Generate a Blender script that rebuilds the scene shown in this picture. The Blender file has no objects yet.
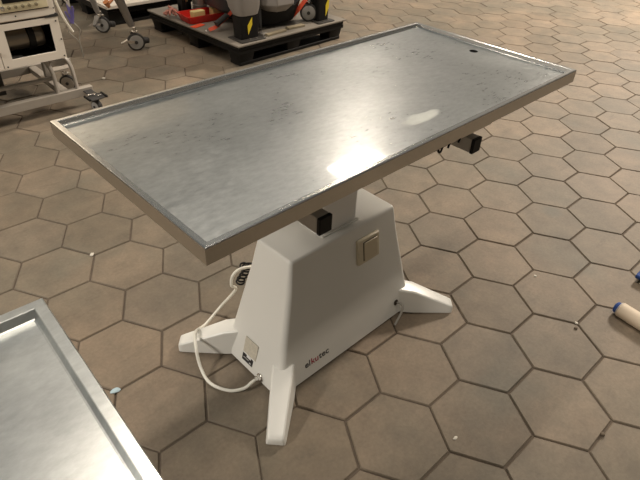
import bpy, bmesh, math, random
from mathutils import Vector, Matrix

C = bpy.context.scene.collection
OILX, OILY = 1.335, -0.181
S = bpy.context.scene
PI = math.pi

# ---------------------------------------------------------------- camera, world, light, exposure
cam_d = bpy.data.cameras.new('camera')
cam = bpy.data.objects.new('camera', cam_d); C.objects.link(cam)
cam_d.sensor_fit = 'HORIZONTAL'; cam_d.sensor_width = 36.0
cam_d.lens = 36.0 * 539.4 / 640.0
cam_d.clip_start = 0.02; cam_d.clip_end = 200
cam.matrix_world = Matrix(((0.725442, 0.393754, -0.564528, -0.969680), (-0.687039, 0.463574, -0.559533, -0.926603), (0.041382, 0.793762, 0.606820, 1.404651), (0, 0, 0, 1)))
S.camera = cam

S.view_settings.view_transform = 'Standard'
S.view_settings.look = 'None'
S.view_settings.gamma = 1.0
S.view_settings.use_curve_mapping = False
S.view_settings.exposure = 0.0

world = bpy.data.worlds.new('hall_ambient'); S.world = world
world.use_nodes = True
wn = world.node_tree; wn.nodes.clear()
w_out = wn.nodes.new('ShaderNodeOutputWorld'); w_bg = wn.nodes.new('ShaderNodeBackground')
w_tc = wn.nodes.new('ShaderNodeTexCoord'); w_sep = wn.nodes.new('ShaderNodeSeparateXYZ')
w_rmp = wn.nodes.new('ShaderNodeValToRGB')
wn.links.new(w_tc.outputs['Generated'], w_sep.inputs[0])
wn.links.new(w_sep.outputs['Z'], w_rmp.inputs[0])
cr = w_rmp.color_ramp
cr.elements[0].position = 0.0; cr.elements[0].color = (0.40, 0.33, 0.26, 1)
cr.elements[1].position = 1.0; cr.elements[1].color = (0.85, 0.87, 0.84, 1)
for p, c in ((0.18, (0.85, 0.76, 0.64, 1)), (0.36, (0.56, 0.50, 0.42, 1)), (0.48, (0.50, 0.47, 0.41, 1)), (0.60, (0.30, 0.32, 0.31, 1)), (0.78, (0.25, 0.275, 0.275, 1))):
    e = cr.elements.new(p); e.color = c
w_dir = wn.nodes.new('ShaderNodeMapRange')      # the hall behind the camera is darker than the far side
w_dir.inputs['From Min'].default_value = -0.7; w_dir.inputs['From Max'].default_value = 0.5
w_dir.inputs['To Min'].default_value = 0.55; w_dir.inputs['To Max'].default_value = 1.1
wn.links.new(w_sep.outputs['Y'], w_dir.inputs['Value'])
w_mul = wn.nodes.new('ShaderNodeVectorMath'); w_mul.operation = 'SCALE'
wn.links.new(w_rmp.outputs[0], w_mul.inputs[0]); wn.links.new(w_dir.outputs[0], w_mul.inputs['Scale'])
wn.links.new(w_mul.outputs[0], w_bg.inputs[0])
w_bg.inputs[1].default_value = 0.44
wn.links.new(w_bg.outputs[0], w_out.inputs[0])

def lamp(name, loc, sx, sy, power, col=(1.0, 0.875, 0.735)):
    d = bpy.data.lights.new(name, 'AREA'); d.shape = 'RECTANGLE'; d.size = sx; d.size_y = sy
    d.energy = power; d.color = col
    o = bpy.data.objects.new(name, d); C.objects.link(o); o.location = loc
    return o
# rows of ceiling strips run along the examination table's length, plus added fill lamps
lamp('ceiling_or_fill_lamp', (5.57, 4.76, 5.0), 1.05, 0.45, 66)
lamp('ceiling_or_fill_lamp', (8.0, 0.8, 5.0), 2.4, 0.5, 1050)  # added fill lamp, brightens the floor at the right
lamp('ceiling_or_fill_lamp', (1.0, 1.85, 5.0), 3.0, 0.20, 110)
lamp('ceiling_or_fill_lamp', (-4.6, 1.0, 3.3), 1.6, 0.5, 235, (1.0, 0.92, 0.82))  # fill lamp set low to brighten the pedestal's short face more than the floor
lamp('ceiling_or_fill_lamp', (-0.5, -1.5, 5.0), 2.6, 0.25, 60)
wall_fill = lamp('wall_fill_light', (-1.5, 6.6, 5.8), 6.0, 0.3, 420)  # added fill light, brightens the far wall mirrored in the tabletop
wall_fill.rotation_euler = (math.radians(68), 0, 0)

# ---------------------------------------------------------------- materials
def nm(name):
    m = bpy.data.materials.new(name); m.use_nodes = True
    nt = m.node_tree; b = nt.nodes['Principled BSDF']
    return m, nt, b
def mat(name, col, rough=0.5, metal=0.0, var=0.10, scale=14.0, bump=0.0, bscale=120.0, spec=0.5):
    m, nt, b = nm(name)
    tc = nt.nodes.new('ShaderNodeTexCoord'); nz = nt.nodes.new('ShaderNodeTexNoise')
    nz.inputs['Scale'].default_value = scale; nz.inputs['Detail'].default_value = 4
    nt.links.new(tc.outputs['Object'], nz.inputs['Vector'])
    mx = nt.nodes.new('ShaderNodeMix'); mx.data_type = 'RGBA'
    mx.inputs[6].default_value = (*[c * (1 - var) for c in col], 1)
    mx.inputs[7].default_value = (*[min(1, c * (1 + var)) for c in col], 1)
    nt.links.new(nz.outputs['Fac'], mx.inputs[0]); nt.links.new(mx.outputs[2], b.inputs['Base Color'])
    b.inputs['Roughness'].default_value = rough; b.inputs['Metallic'].default_value = metal
    b.inputs['Specular IOR Level'].default_value = spec
    if bump:
        n2 = nt.nodes.new('ShaderNodeTexNoise'); n2.inputs['Scale'].default_value = bscale
        nt.links.new(tc.outputs['Object'], n2.inputs['Vector'])
        bp = nt.nodes.new('ShaderNodeBump'); bp.inputs['Strength'].default_value = bump; bp.inputs['Distance'].default_value = 0.002
        nt.links.new(n2.outputs['Fac'], bp.inputs['Height']); nt.links.new(bp.outputs[0], b.inputs['Normal'])
    return m

def ramp(nt, src, stops):
    r = nt.nodes.new('ShaderNodeValToRGB'); e = r.color_ramp.elements
    e[0].position, e[0].color = stops[0][0], (*stops[0][1], 1)
    e[1].position, e[1].color = stops[-1][0], (*stops[-1][1], 1)
    for p, c in stops[1:-1]:
        n = e.new(p); n.color = (*c, 1)
    nt.links.new(src, r.inputs[0]); return r.outputs[0]
def noise(nt, vec, scale, detail=4, rough=0.5, sc=None):
    n = nt.nodes.new('ShaderNodeTexNoise'); n.inputs['Scale'].default_value = scale
    n.inputs['Detail'].default_value = detail; n.inputs['Roughness'].default_value = rough
    if sc:
        mp = nt.nodes.new('ShaderNodeMapping'); mp.inputs['Scale'].default_value = sc[:3]
        mp.inputs['Rotation'].default_value = (0, 0, sc[3]); nt.links.new(vec, mp.inputs[0]); vec = mp.outputs[0]
    nt.links.new(vec, n.inputs['Vector']); return n.outputs['Fac']
def mixc(nt, fac, a, b, mode='MIX'):
    m = nt.nodes.new('ShaderNodeMix'); m.data_type = 'RGBA'; m.blend_type = mode
    for s, i in ((fac, 0), (a, 6), (b, 7)):
        if hasattr(s, 'links'): nt.links.new(s, m.inputs[i])
        elif i == 0: m.inputs[0].default_value = s
        else: m.inputs[i].default_value = (*s, 1)
    return m.outputs[2]
def math_n(nt, op, a, b=0.0, c=None):
    m = nt.nodes.new('ShaderNodeMath'); m.operation = op
    for s, i in ((a, 0), (b, 1), (c, 2)):
        if s is None: continue
        if hasattr(s, 'links'): nt.links.new(s, m.inputs[i])
        else: m.inputs[i].default_value = s
    return m.outputs[0]

def tile_material():
    m, nt, b = nm('floor_paver')
    tc = nt.nodes.new('ShaderNodeTexCoord').outputs['Object']
    isl = nt.nodes.new('ShaderNodeNewGeometry').outputs['Random Per Island']
    base = ramp(nt, isl, [(0, (0.168, 0.138, 0.104)), (0.35, (0.192, 0.158, 0.120)), (0.7, (0.214, 0.174, 0.132)), (1, (0.180, 0.151, 0.118))])
    big = ramp(nt, noise(nt, tc, 1.6, 5, 0.6), [(0.35, (0.78, 0.82, 0.81)), (0.65, (1.16, 1.10, 1.04))])
    c = mixc(nt, 1.0, base, big, 'MULTIPLY')
    mid = ramp(nt, noise(nt, tc, 9, 8, 0.65), [(0.3, (0.80, 0.80, 0.80)), (0.7, (1.15, 1.13, 1.10))])
    c = mixc(nt, 1.0, c, mid, 'MULTIPLY')
    # rubbed black marks and a few oily grey-green patches
    mk = ramp(nt, noise(nt, tc, 5, 8, 0.75, (1, 3.0, 1, 0.4)), [(0.56, (0, 0, 0)), (0.74, (1, 1, 1))])
    c = mixc(nt, math_n(nt, 'MULTIPLY', mk, 0.6), c, (0.10, 0.082, 0.062))
    gr = ramp(nt, noise(nt, tc, 2.3, 3, 0.5, (1, 1, 1, 1.0)), [(0.58, (0, 0, 0)), (0.70, (1, 1, 1))])
    c = mixc(nt, math_n(nt, 'MULTIPLY', gr, 0.40), c, (0.135, 0.132, 0.105))
    # one oil stain beyond the switch side of the table
    sx = nt.nodes.new('ShaderNodeVectorMath'); sx.operation = 'DISTANCE'; sx.inputs[1].default_value = (OILX, OILY, 0)
    nt.links.new(tc, sx.inputs[0])
    dd = math_n(nt, 'ADD', sx.outputs['Value'], math_n(nt, 'MULTIPLY', noise(nt, tc, 25), 0.04))
    st = ramp(nt, dd, [(0.045, (1, 1, 1)), (0.085, (0, 0, 0))])
    c = mixc(nt, math_n(nt, 'MULTIPLY', st, 0.6), c, (0.11, 0.11, 0.09))
    fine = ramp(nt, noise(nt, tc, 90, 3, 0.6), [(0.3, (0.90, 0.90, 0.90)), (0.7, (1.08, 1.08, 1.08))])
    c = mixc(nt, 1.0, c, fine, 'MULTIPLY')
    nt.links.new(c, b.inputs['Base Color'])
    b.inputs['Roughness'].default_value = 0.62; b.inputs['Specular IOR Level'].default_value = 0.35
    bp = nt.nodes.new('ShaderNodeBump'); bp.inputs['Strength'].default_value = 0.35; bp.inputs['Distance'].default_value = 0.003
    nt.links.new(noise(nt, tc, 30, 6, 0.7), bp.inputs['Height']); nt.links.new(bp.outputs[0], b.inputs['Normal'])
    return m

def steel_material(name, stain=None, rough=0.27, col=(0.60, 0.60, 0.585), scratch=1.0, polish=0.0):
    m, nt, b = nm(name)
    tc = nt.nodes.new('ShaderNodeTexCoord').outputs['Object']
    blot = math_n(nt, 'ADD', math_n(nt, 'MULTIPLY', noise(nt, tc, 3.5, 6, 0.65), 0.55), math_n(nt, 'MULTIPLY', noise(nt, tc, 38, 5, 0.7, (1, 2.2, 1, 0.5)), 0.45))
    c = ramp(nt, blot, [(0.35, tuple(x * (0.80 if polish else 0.95) for x in col)), (0.65, tuple(min(1, x * (1.14 if polish else 1.03)) for x in col))])
    r = math_n(nt, 'MULTIPLY_ADD', blot, (0.22 if polish else 0.04), rough - (0.11 if polish else 0.02))
    h = None
    scr = None
    for k, a in enumerate((0.15, 0.8, 1.5, 2.3, 2.9)):
        s = noise(nt, tc, 14, 1, 0.5, (1.6, 26.0, 2.0, a))
        t = ramp(nt, s, [(0.50, (0, 0, 0)), (0.88, (1, 1, 1))])
        scr = t if scr is None else math_n(nt, 'ADD', scr, t)
    r = math_n(nt, 'ADD', r, math_n(nt, 'MULTIPLY', scr, 0.025 * scratch))
    if stain:
        sx = nt.nodes.new('ShaderNodeSeparateXYZ'); nt.links.new(tc, sx.inputs[0])
        dx = math_n(nt, 'DIVIDE', math_n(nt, 'SUBTRACT', sx.outputs[0], stain[0]), stain[2])
        dy = math_n(nt, 'DIVIDE', math_n(nt, 'SUBTRACT', sx.outputs[1], stain[1]), stain[3])
        d = math_n(nt, 'ADD', math_n(nt, 'ADD', math_n(nt, 'MULTIPLY', dx, dx), math_n(nt, 'MULTIPLY', dy, dy)), math_n(nt, 'MULTIPLY', noise(nt, tc, 30, 6, 0.7), 2.0))
        st = ramp(nt, math_n(nt, 'MULTIPLY', d, 0.33), [(0.48, (1, 1, 1)), (0.56, (0, 0, 0))])
        c = mixc(nt, math_n(nt, 'MULTIPLY', st, 0.38), c, (0.66, 0.68, 0.60))
        nt.links.new(math_n(nt, 'SUBTRACT', 1.0, math_n(nt, 'MULTIPLY', st, 0.35)), b.inputs['Metallic'])
        r = math_n(nt, 'ADD', r, math_n(nt, 'MULTIPLY', st, 0.2))
    else:
        b.inputs['Metallic'].default_value = 1.0
    nt.links.new(c, b.inputs['Base Color']); nt.links.new(r, b.inputs['Roughness'])
    bp = nt.nodes.new('ShaderNodeBump'); bp.inputs['Strength'].default_value = 0.05 * scratch; bp.inputs['Distance'].default_value = 0.0004
    nt.links.new(math_n(nt, 'ADD', scr, noise(nt, tc, 3.5, 2)), bp.inputs['Height']); nt.links.new(bp.outputs[0], b.inputs['Normal'])
    if polish:      # worn, polished steel between the scratches: a sharper second lobe
        g = nt.nodes.new('ShaderNodeBsdfAnisotropic'); nt.links.new(c, g.inputs['Color'])
        g.inputs['Roughness'].default_value = 0.045
        mx = nt.nodes.new('ShaderNodeMixShader'); mx.inputs[0].default_value = polish
        out = nt.nodes['Material Output']
        nt.links.new(b.outputs[0], mx.inputs[1]); nt.links.new(g.outputs[0], mx.inputs[2]); nt.links.new(mx.outputs[0], out.inputs[0])
    return m

M = {}
M['paver'] = tile_material()
M['joint'] = mat('joint_mortar', (0.10, 0.076, 0.055), 0.9, var=0.35, scale=25)
M['wall'] = mat('wall_paint', (0.82, 0.76, 0.66), 0.7, var=0.05)
M['pan'] = steel_material('brushed_steel_pan', (0.105, -0.200, 0.085, 0.026), 0.29, (0.56, 0.58, 0.575), 1.0, 0.28)
M['rim'] = steel_material('polished_steel_rim', None, 0.20, (0.62, 0.62, 0.60), 0.0)
M['skirt'] = steel_material('steel_skirt', None, 0.30, (0.52, 0.495, 0.455), 0.0)
M['tray'] = steel_material('tray_steel', None, 0.32, (0.60, 0.62, 0.61), 0.15, 0.12)
M['shell'] = mat('white_gelcoat', (0.76, 0.755, 0.71), 0.33, var=0.03, scale=5)
M['shell2'] = mat('white_lacquer', (0.76, 0.76, 0.74), 0.35, var=0.02)
M['black'] = mat('black_plastic', (0.008, 0.0075, 0.007), 0.55, var=0.2, spec=0.2)
M['rubber'] = mat('dark_rubber', (0.035, 0.033, 0.031), 0.65, var=0.2)
M['hubgrey'] = mat('grey_wheel_plastic', (0.33, 0.32, 0.30), 0.5)
M['beige'] = mat('beige_switch_plastic', (0.60, 0.53, 0.39), 0.4, var=0.03)
M['beige2'] = mat('beige_rocker_plastic', (0.58, 0.50, 0.36), 0.35, var=0.03)
M['gap'] = mat('dark_gap', (0.05, 0.035, 0.025), 0.8)
M['cable'] = mat('white_cable', (0.80, 0.78, 0.70), 0.40, var=0.04)
M['greycord'] = mat('grey_cord', (0.40, 0.38, 0.34), 0.5, var=0.05)
M['chrome'] = mat('chrome', (0.75, 0.73, 0.70), 0.22, 1.0, var=0.05)
M['paper'] = mat('worn_paper', (0.56, 0.52, 0.43), 0.7, var=0.25, scale=120)
M['ink'] = mat('ink_black', (0.02, 0.018, 0.02), 0.5)
M['inkred'] = mat('ink_red', (0.35, 0.015, 0.04), 0.5)
M['cream'] = mat('cream_enamel', (0.86, 0.79, 0.69), 0.4, var=0.05)
M['cream2'] = mat('cream_panel', (0.76, 0.68, 0.46), 0.45, var=0.05)
M['knob'] = mat('olive_knob', (0.20, 0.17, 0.10), 0.5)
M['frame'] = mat('grey_frame_paint', (0.40, 0.36, 0.31), 0.45, var=0.12, scale=18)
M['tube'] = mat('frame_tube_paint', (0.38, 0.35, 0.31), 0.4, var=0.1)
M['drum'] = mat('drum_steel', (0.22, 0.19, 0.15), 0.35, 0.8, var=0.15)
M['darkbox'] = mat('dark_enamel', (0.03, 0.027, 0.023), 0.5)
M['greyplastic'] = mat('grey_leg_plastic', (0.27, 0.25, 0.225), 0.5, var=0.06)
M['platform'] = mat('white_platform', (0.55, 0.50, 0.43), 0.5, var=0.06)
M['copper'] = mat('orange_copper', (0.55, 0.22, 0.09), 0.45)
M['purple'] = mat('purple_plastic', (0.13, 0.11, 0.34), 0.5)
M['board'] = mat('grey_board', (0.195, 0.172, 0.142), 0.65, var=0.14, scale=7)
M['slate'] = mat('slate_plastic', (0.055, 0.058, 0.062), 0.45, var=0.08)
M['midgrey'] = mat('mid_grey_plastic', (0.235, 0.215, 0.195), 0.42, var=0.05)
M['yellow'] = mat('yellow_sticker', (0.75, 0.58, 0.03), 0.4, var=0.04)
M['orange'] = mat('orange_webbing', (0.75, 0.085, 0.028), 0.6, var=0.12, scale=60)
M['red'] = mat('red_plastic', (0.58, 0.022, 0.014), 0.4, var=0.10)
M['foam'] = mat('yellow_foam', (0.66, 0.54, 0.24), 0.7)
M['wood'] = mat('offcut_wood', (0.24, 0.20, 0.13), 0.7, var=0.2, scale=30)
M['kraft'] = mat('cream_cardboard', (0.66, 0.55, 0.42), 0.6, var=0.05)
M['blue'] = mat('blue_plastic', (0.03, 0.07, 0.24), 0.7, spec=0.2)
M['clear'] = mat('cloudy_film', (0.42, 0.39, 0.35), 0.3, var=0.05)
M['stone'] = mat('pale_grit', (0.62, 0.58, 0.50), 0.7)
M['brownstone'] = mat('brown_grit', (0.12, 0.09, 0.06), 0.7)
M['bluechip'] = mat('pale_blue_chip', (0.42, 0.55, 0.60), 0.5)

# ---------------------------------------------------------------- mesh helpers (world coordinates)
def world_origin(p):
    v = Vector((0, 0, 0))
    while p is not None:
        v += p.location; p = p.parent
    return v
def obj(name, bm, m, parent=None, bevel=0.0, seg=2, smooth=True, props=None):
    me = bpy.data.meshes.new(name)
    bmesh.ops.recalc_face_normals(bm, faces=bm.faces)
    if parent is None:
        xs = [v.co for v in bm.verts]
        org = Vector(((min(v.x for v in xs) + max(v.x for v in xs)) / 2, (min(v.y for v in xs) + max(v.y for v in xs)) / 2, min(v.z for v in xs)))
    else:
        org = world_origin(parent)
    bmesh.ops.translate(bm, verts=bm.verts, vec=-org)
    bm.to_mesh(me); bm.free()
    mats = m if isinstance(m, (list, tuple)) else [m]
    for k in mats: me.materials.append(k)
    o = bpy.data.objects.new(name, me); C.objects.link(o)
    if parent is None: o.location = org
    else: o.parent = parent
    if bevel:
        b = o.modifiers.new('bevel', 'BEVEL'); b.width = bevel; b.segments = seg; b.limit_method = 'ANGLE'; b.angle_limit = math.radians(35)
        b.harden_normals = False
    if smooth:
        for p in me.polygons: p.use_smooth = True
        try: me.set_sharp_from_angle(angle=math.radians(38))
        except Exception: pass
    if props:
        for k, v in props.items(): o[k] = v
    return o
def thing(name, label, cat, loc, group=None):
    o = bpy.data.objects.new(name, None); C.objects.link(o); o.location = loc
    o['label'] = label; o['category'] = cat
    if group: o['group'] = group
    return o
def tag(o, label, cat, group=None):
    o['label'] = label; o['category'] = cat
    if group: o['group'] = group
    return o
def new(): return bmesh.new()
def box(bm, x0, x1, y0, y1, z0, z1, mi=0, rot=None):
    vs = [bm.verts.new((x, y, z)) for x in (x0, x1) for y in (y0, y1) for z in (z0, z1)]
    fs = [(0, 1, 3, 2), (4, 6, 7, 5), (0, 4, 5, 1), (2, 3, 7, 6), (0, 2, 6, 4), (1, 5, 7, 3)]
    for f in fs:
        fc = bm.faces.new([vs[i] for i in f]); fc.material_index = mi
    if rot is not None:
        c = Vector(((x0 + x1) / 2, (y0 + y1) / 2, (z0 + z1) / 2))
        bmesh.ops.rotate(bm, verts=vs, cent=c, matrix=rot)
    return vs
def basis(d):
    d = d.normalized(); a = Vector((0, 0, 1)) if abs(d.z) < 0.9 else Vector((1, 0, 0))
    u = d.cross(a).normalized(); return u, d.cross(u).normalized()
def loft(bm, rings, cap=True, closed=True):
    R = [[bm.verts.new(p) for p in r] for r in rings]
    n = len(R[0])
    for a, b in zip(R, R[1:]):
        for i in range(n if closed else n - 1):
            bm.faces.new((a[i], a[(i + 1) % n], b[(i + 1) % n], b[i]))
    if cap: bm.faces.new(R[0]); bm.faces.new(R[-1])
    return R
def cyl(bm, p0, p1, r0, r1=None, n=20, cap=True):
    p0, p1 = Vector(p0), Vector(p1); r1 = r0 if r1 is None else r1
    u, v = basis(p1 - p0)
    ring = lambda p, r: [p + (u * math.cos(2 * PI * i / n) + v * math.sin(2 * PI * i / n)) * r for i in range(n)]
    loft(bm, [ring(p0, r0), ring(p1, r1)], cap)
def turned(bm, p0, axis, prof, n=28):      # prof: (distance along axis, radius)
    p0 = Vector(p0); axis = Vector(axis).normalized(); u, v = basis(axis)
    loft(bm, [[p0 + axis * t + (u * math.cos(2 * PI * i / n) + v * math.sin(2 * PI * i / n)) * r for i in range(n)] for t, r in prof])
def smooth_path(pts, k=8):
    pts = [Vector(p) for p in pts]; P = [pts[0]] + pts + [pts[-1]]; out = []
    for i in range(1, len(P) - 2):
        a, b, c, d = P[i - 1:i + 3]
        for j in range(k):
            t = j / k
            out.append(0.5 * ((2 * b) + (c - a) * t + (2 * a - 5 * b + 4 * c - d) * t * t + (3 * b - a - 3 * c + d) * t ** 3))
    out.append(pts[-1]); return out
def tube(bm, pts, r, n=10, k=8, sm=True, flat=1.0):
    P = smooth_path(pts, k) if sm else [Vector(p) for p in pts]
    u = None; rings = []
    for i, p in enumerate(P):
        d = (P[min(i + 1, len(P) - 1)] - P[max(i - 1, 0)]).normalized()
        if u is None: u, _ = basis(d)
        u = (u - d * u.dot(d)).normalized(); v = d.cross(u)
        rings.append([p + (u * math.cos(2 * PI * j / n) + v * math.sin(2 * PI * j / n) * flat) * r for j in range(n)])
    loft(bm, rings)
def rrect(cx, cy, hx, hy, r, z, n=5):
    out = []
    for sx, sy, a0 in ((1, 1, 0), (-1, 1, 90), (-1, -1, 180), (1, -1, 270)):
        for i in range(n + 1):
            a = math.radians(a0 + 90 * i / n)
            out.append(Vector((cx + sx * (hx - r) + r * math.cos(a), cy + sy * (hy - r) + r * math.sin(a), z)))
    return out
def prism(bm, pts, d):          # extrude polygon by vector d
    d = Vector(d); loft(bm, [[Vector(p) for p in pts], [Vector(p) + d for p in pts]])

# ---------------------------------------------------------------- the hall: floor of hexagonal pavers and the far wall
SIDE = 0.155; TH = math.radians(31.0); CT = (-4.21932615, 0.02560513)
def lat(x, y):
    x -= CT[0]; y -= CT[1]
    return ((math.cos(TH) * x + math.sin(TH) * y) * SIDE, (-math.sin(TH) * x + math.cos(TH) * y) * SIDE)
random.seed(4)
bm = new(); r3 = math.sqrt(3)
view_poly = [(-2.4, 0.6), (-0.5, 6.6), (0.5, 7.2), (4.0, 6.4), (8.2, 3.2), (8.0, 0.2), (2.0, -1.9), (0.5, -2.3), (-1.6, -1.8), (-2.4, -0.4)]
def inside(x, y, poly):
    c = False
    for (x1, y1), (x2, y2) in zip(poly, poly[1:] + poly[:1]):
        if (y1 > y) != (y2 > y) and x < (x2 - x1) * (y - y1) / (y2 - y1) + x1: c = not c
    return c
for i in range(-90, 91):
    for j in range(-70, 71):
        cx, cy = r3 * i + r3 / 2 * j, 1.5 * j
        wx, wy = lat(cx, cy)
        if not inside(wx, wy, view_poly): continue
        far = min(1.0, max(0.0, (math.hypot(wx, wy) - 1.5) / 3))
        jr = random.gauss(0, 0.004 + 0.006 * far); jx, jy = random.gauss(0, 0.0006 + 0.002 * far), random.gauss(0, 0.0006 + 0.002 * far)
        dz = random.gauss(0, 0.0005)
        ring = lambda rad, z: [bm.verts.new((wx + jx + SIDE * rad * math.cos(math.radians(30 + 60 * k) - TH + jr),
                                             wy + jy + SIDE * rad * math.sin(math.radians(30 + 60 * k) - TH + jr), z + dz)) for k in range(6)]
        a = ring(0.981, -0.008); b = ring(0.978, -0.003); c = ring(0.957, 0.0)
        for p, q in ((a, b), (b, c)):
            for k in range(6): bm.faces.new((p[k], p[(k + 1) % 6], q[(k + 1) % 6], q[k]))
        bm.faces.new(c)
base = [bm.verts.new(p) for p in ((-8, -6, -0.0045), (14, -6, -0.0045), (14, 9, -0.0045), (-8, 9, -0.0045))]
f = bm.faces.new(base); f.material_index = 1
me = bpy.data.meshes.new('floor'); bm.normal_update(); bm.to_mesh(me); bm.free()
me.materials.append(M['paver']); me.materials.append(M['joint'])
fl = bpy.data.objects.new('floor', me); C.objects.link(fl); fl['kind'] = 'structure'
bm = new(); box(bm, -6, 4.2, 8.0, 8.15, -0.0045, 4.9)
obj('wall_back', bm, M['wall'], smooth=False)['kind'] = 'structure'

# ---------------------------------------------------------------- steel examination table
ET = thing('examination_table', 'steel-topped examination table on a white flared pedestal with four feet, in the centre', 'table', (0, 0, 0))
TX0, TX1, TY0, TY1, TZ = -0.615, 0.735, -0.306, 0.313, 0.850
YAW = 0.005
def rect(i, z):
    q = [(TX0 + i, TY0 + i), (TX1 - i, TY0 + i), (TX1 - i, TY1 - i), (TX0 + i, TY1 - i)]
    return [Vector((x - YAW * y, y + YAW * x, z)) for x, y in q]
bm = new()
loft(bm, [rect(0.004, 0.812), rect(0.0, 0.812), rect(0.0, TZ - 0.0040)], cap=False)
loft(bm, [rect(0.004, 0.812), rect(0.004, TZ - 0.006)], cap=False)
skirt = obj('skirt', bm, M['skirt'], ET, smooth=False)
bm = new()
loft(bm, [rect(0.0, TZ - 0.0040), rect(0.0008, TZ - 0.0016), rect(0.0030, TZ - 0.0002), rect(0.0120, TZ), rect(0.0132, TZ - 0.001), rect(0.0155, TZ - 0.0105), rect(0.0170, TZ - 0.0122), rect(0.019, TZ - 0.0125)], cap=False)
obj('rim', bm, M['rim'], ET, smooth=False, props={'label': 'raised folded steel rim'})
# pan with a real drain hole
HX, HY, HR = 0.662, 0.018, 0.0145
bm = new()
outer = [bm.verts.new(p) for p in rect(0.019, TZ - 0.0125)]
hole = [bm.verts.new((HX + HR * math.cos(2 * PI * i / 24), HY + HR * math.sin(2 * PI * i / 24), TZ - 0.0145)) for i in range(24)]
ed = [bm.edges.new((outer[i], outer[(i + 1) % 4])) for i in range(4)] + [bm.edges.new((hole[i], hole[(i + 1) % 24])) for i in range(24)]
bmesh.ops.triangle_fill(bm, use_beauty=True, use_dissolve=False, edges=ed)
obj('pan', bm, M['pan'], ET, smooth=False, props={'label': 'scratched brushed steel pan'})
bm = new()
loft(bm, [[Vector((HX + r * math.cos(2 * PI * i / 24), HY + r * math.sin(2 * PI * i / 24), z)) for i in range(24)] for r, z in ((HR, TZ - 0.0145), (HR - 0.001, TZ - 0.018), (HR - 0.001, TZ - 0.07))], cap=False)
obj('drain_hole', bm, M['black'], ET, props={'label': 'dark round drain hole at the far end'})
# underside: folded rails, two cross bars with black caps, three wire hooks
for yy in (-0.286, 0.246):
    bm = new(); box(bm, -0.50, 0.31, yy, yy + 0.04, 0.790, 0.834); obj('rail', bm, M['skirt'], ET, 0.002)
for xc in (-0.293, 0.287):
    bm = new(); box(bm, xc - 0.018, xc + 0.018, -0.262, 0.262, 0.706, 0.7475); cb = obj('cross_bar', bm, M['tube'], ET, 0.002)
    for s in (-1, 1):
        bm = new(); ya, yb = sorted((0.262 * s, 0.272 * s)); box(bm, xc - 0.019, xc + 0.019, ya, yb, 0.705, 0.748); obj('end_cap', bm, M['black'], cb, 0.002, props={'label': 'black plastic end cap'})
for hx in (0.075, 0.105, 0.150):
    bm = new(); tube(bm, [(hx + 0.012, -0.285, 0.816), (hx + 0.010, -0.287, 0.797), (hx + 0.002, -0.289, 0.786), (hx - 0.008, -0.290, 0.789), (hx - 0.011, -0.290, 0.799)][:(5 if hx < 0.1 else 3)], 0.0028, 8); obj('hook', bm, M['black'], ET)
bm = new(); box(bm, -0.31, 0.30, -0.24, 0.24, 0.7475, 0.772); box(bm, -0.31, 0.30, -0.24, -0.20, 0.772, 0.832); box(bm, -0.31, 0.30, 0.20, 0.24, 0.772, 0.832); obj('top_support', bm, M['tube'], ET, 0.002)
# column
bm = new(); loft(bm, [rrect(0, 0, 0.068, 0.047, 0.006, 0.452), rrect(0, 0, 0.068, 0.047, 0.006, 0.747)])
obj('column', bm, M['shell2'], ET)
bm = new(); loft(bm, [rrect(0, 0, 0.078, 0.053, 0.006, 0.450), rrect(0, 0, 0.077, 0.052, 0.006, 0.461), rrect(0, 0, 0.069, 0.048, 0.006, 0.463)])
obj('column_collar', bm, M['shell'], ET)
# pedestal shell
bm = new()
rings = []
prof = [(0.010, 0.318, 0.138, 0.012), (0.012, 0.322, 0.142, 0.016), (0.03, 0.319, 0.139, 0.02), (0.12, 0.294, 0.126, 0.02), (0.24, 0.266, 0.108, 0.018), (0.36, 0.238, 0.090, 0.016),
        (0.444, 0.2225, 0.0770, 0.012), (0.4505, 0.2205, 0.0755, 0.012), (0.4540, 0.2180, 0.0730, 0.010), (0.4555, 0.2145, 0.0695, 0.008)]
for z, hx, hy, r in prof: rings.append(rrect(0, 0, hx, hy, r, z))
loft(bm, rings)
obj('pedestal', bm, M['shell'], ET, props={'label': 'white flared pedestal shell'})
# feet
def foot(sx, sy):
    bm = new(); a = Vector((0.262 * sx, 0.098 * sy, 0)); e = Vector((0.424 * sx, 0.250 * sy, 0))
    d = (e - a).normalized(); n = Vector((-d.y, d.x, 0)); L = (e - a).length
    rr = []
    for t, wb, wt, zb, zt in ((0, 0.040, 0.030, 0.012, 0.112), (0.30 * L, 0.039, 0.029, 0.006, 0.100), (0.93 * L, 0.030, 0.022, 0.0, 0.034), (0.985 * L, 0.028, 0.020, 0.0, 0.029), (L, 0.024, 0.018, 0.002, 0.024)):
        c = a + d * t
        rr.append([c + n * wb + Vector((0, 0, zb)), c + n * (wt + 0.003) + Vector((0, 0, zt - 0.004)), c + n * (wt - 0.002) + Vector((0, 0, zt)),
                   c - n * (wt - 0.002) + Vector((0, 0, zt)), c - n * (wt + 0.003) + Vector((0, 0, zt - 0.004)), c - n * wb + Vector((0, 0, zb))])
    loft(bm, rr); return bm
for sx in (-1, 1):
    for sy in (-1, 1): obj('foot', foot(sx, sy), M['shell'], ET, 0.0015)
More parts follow.
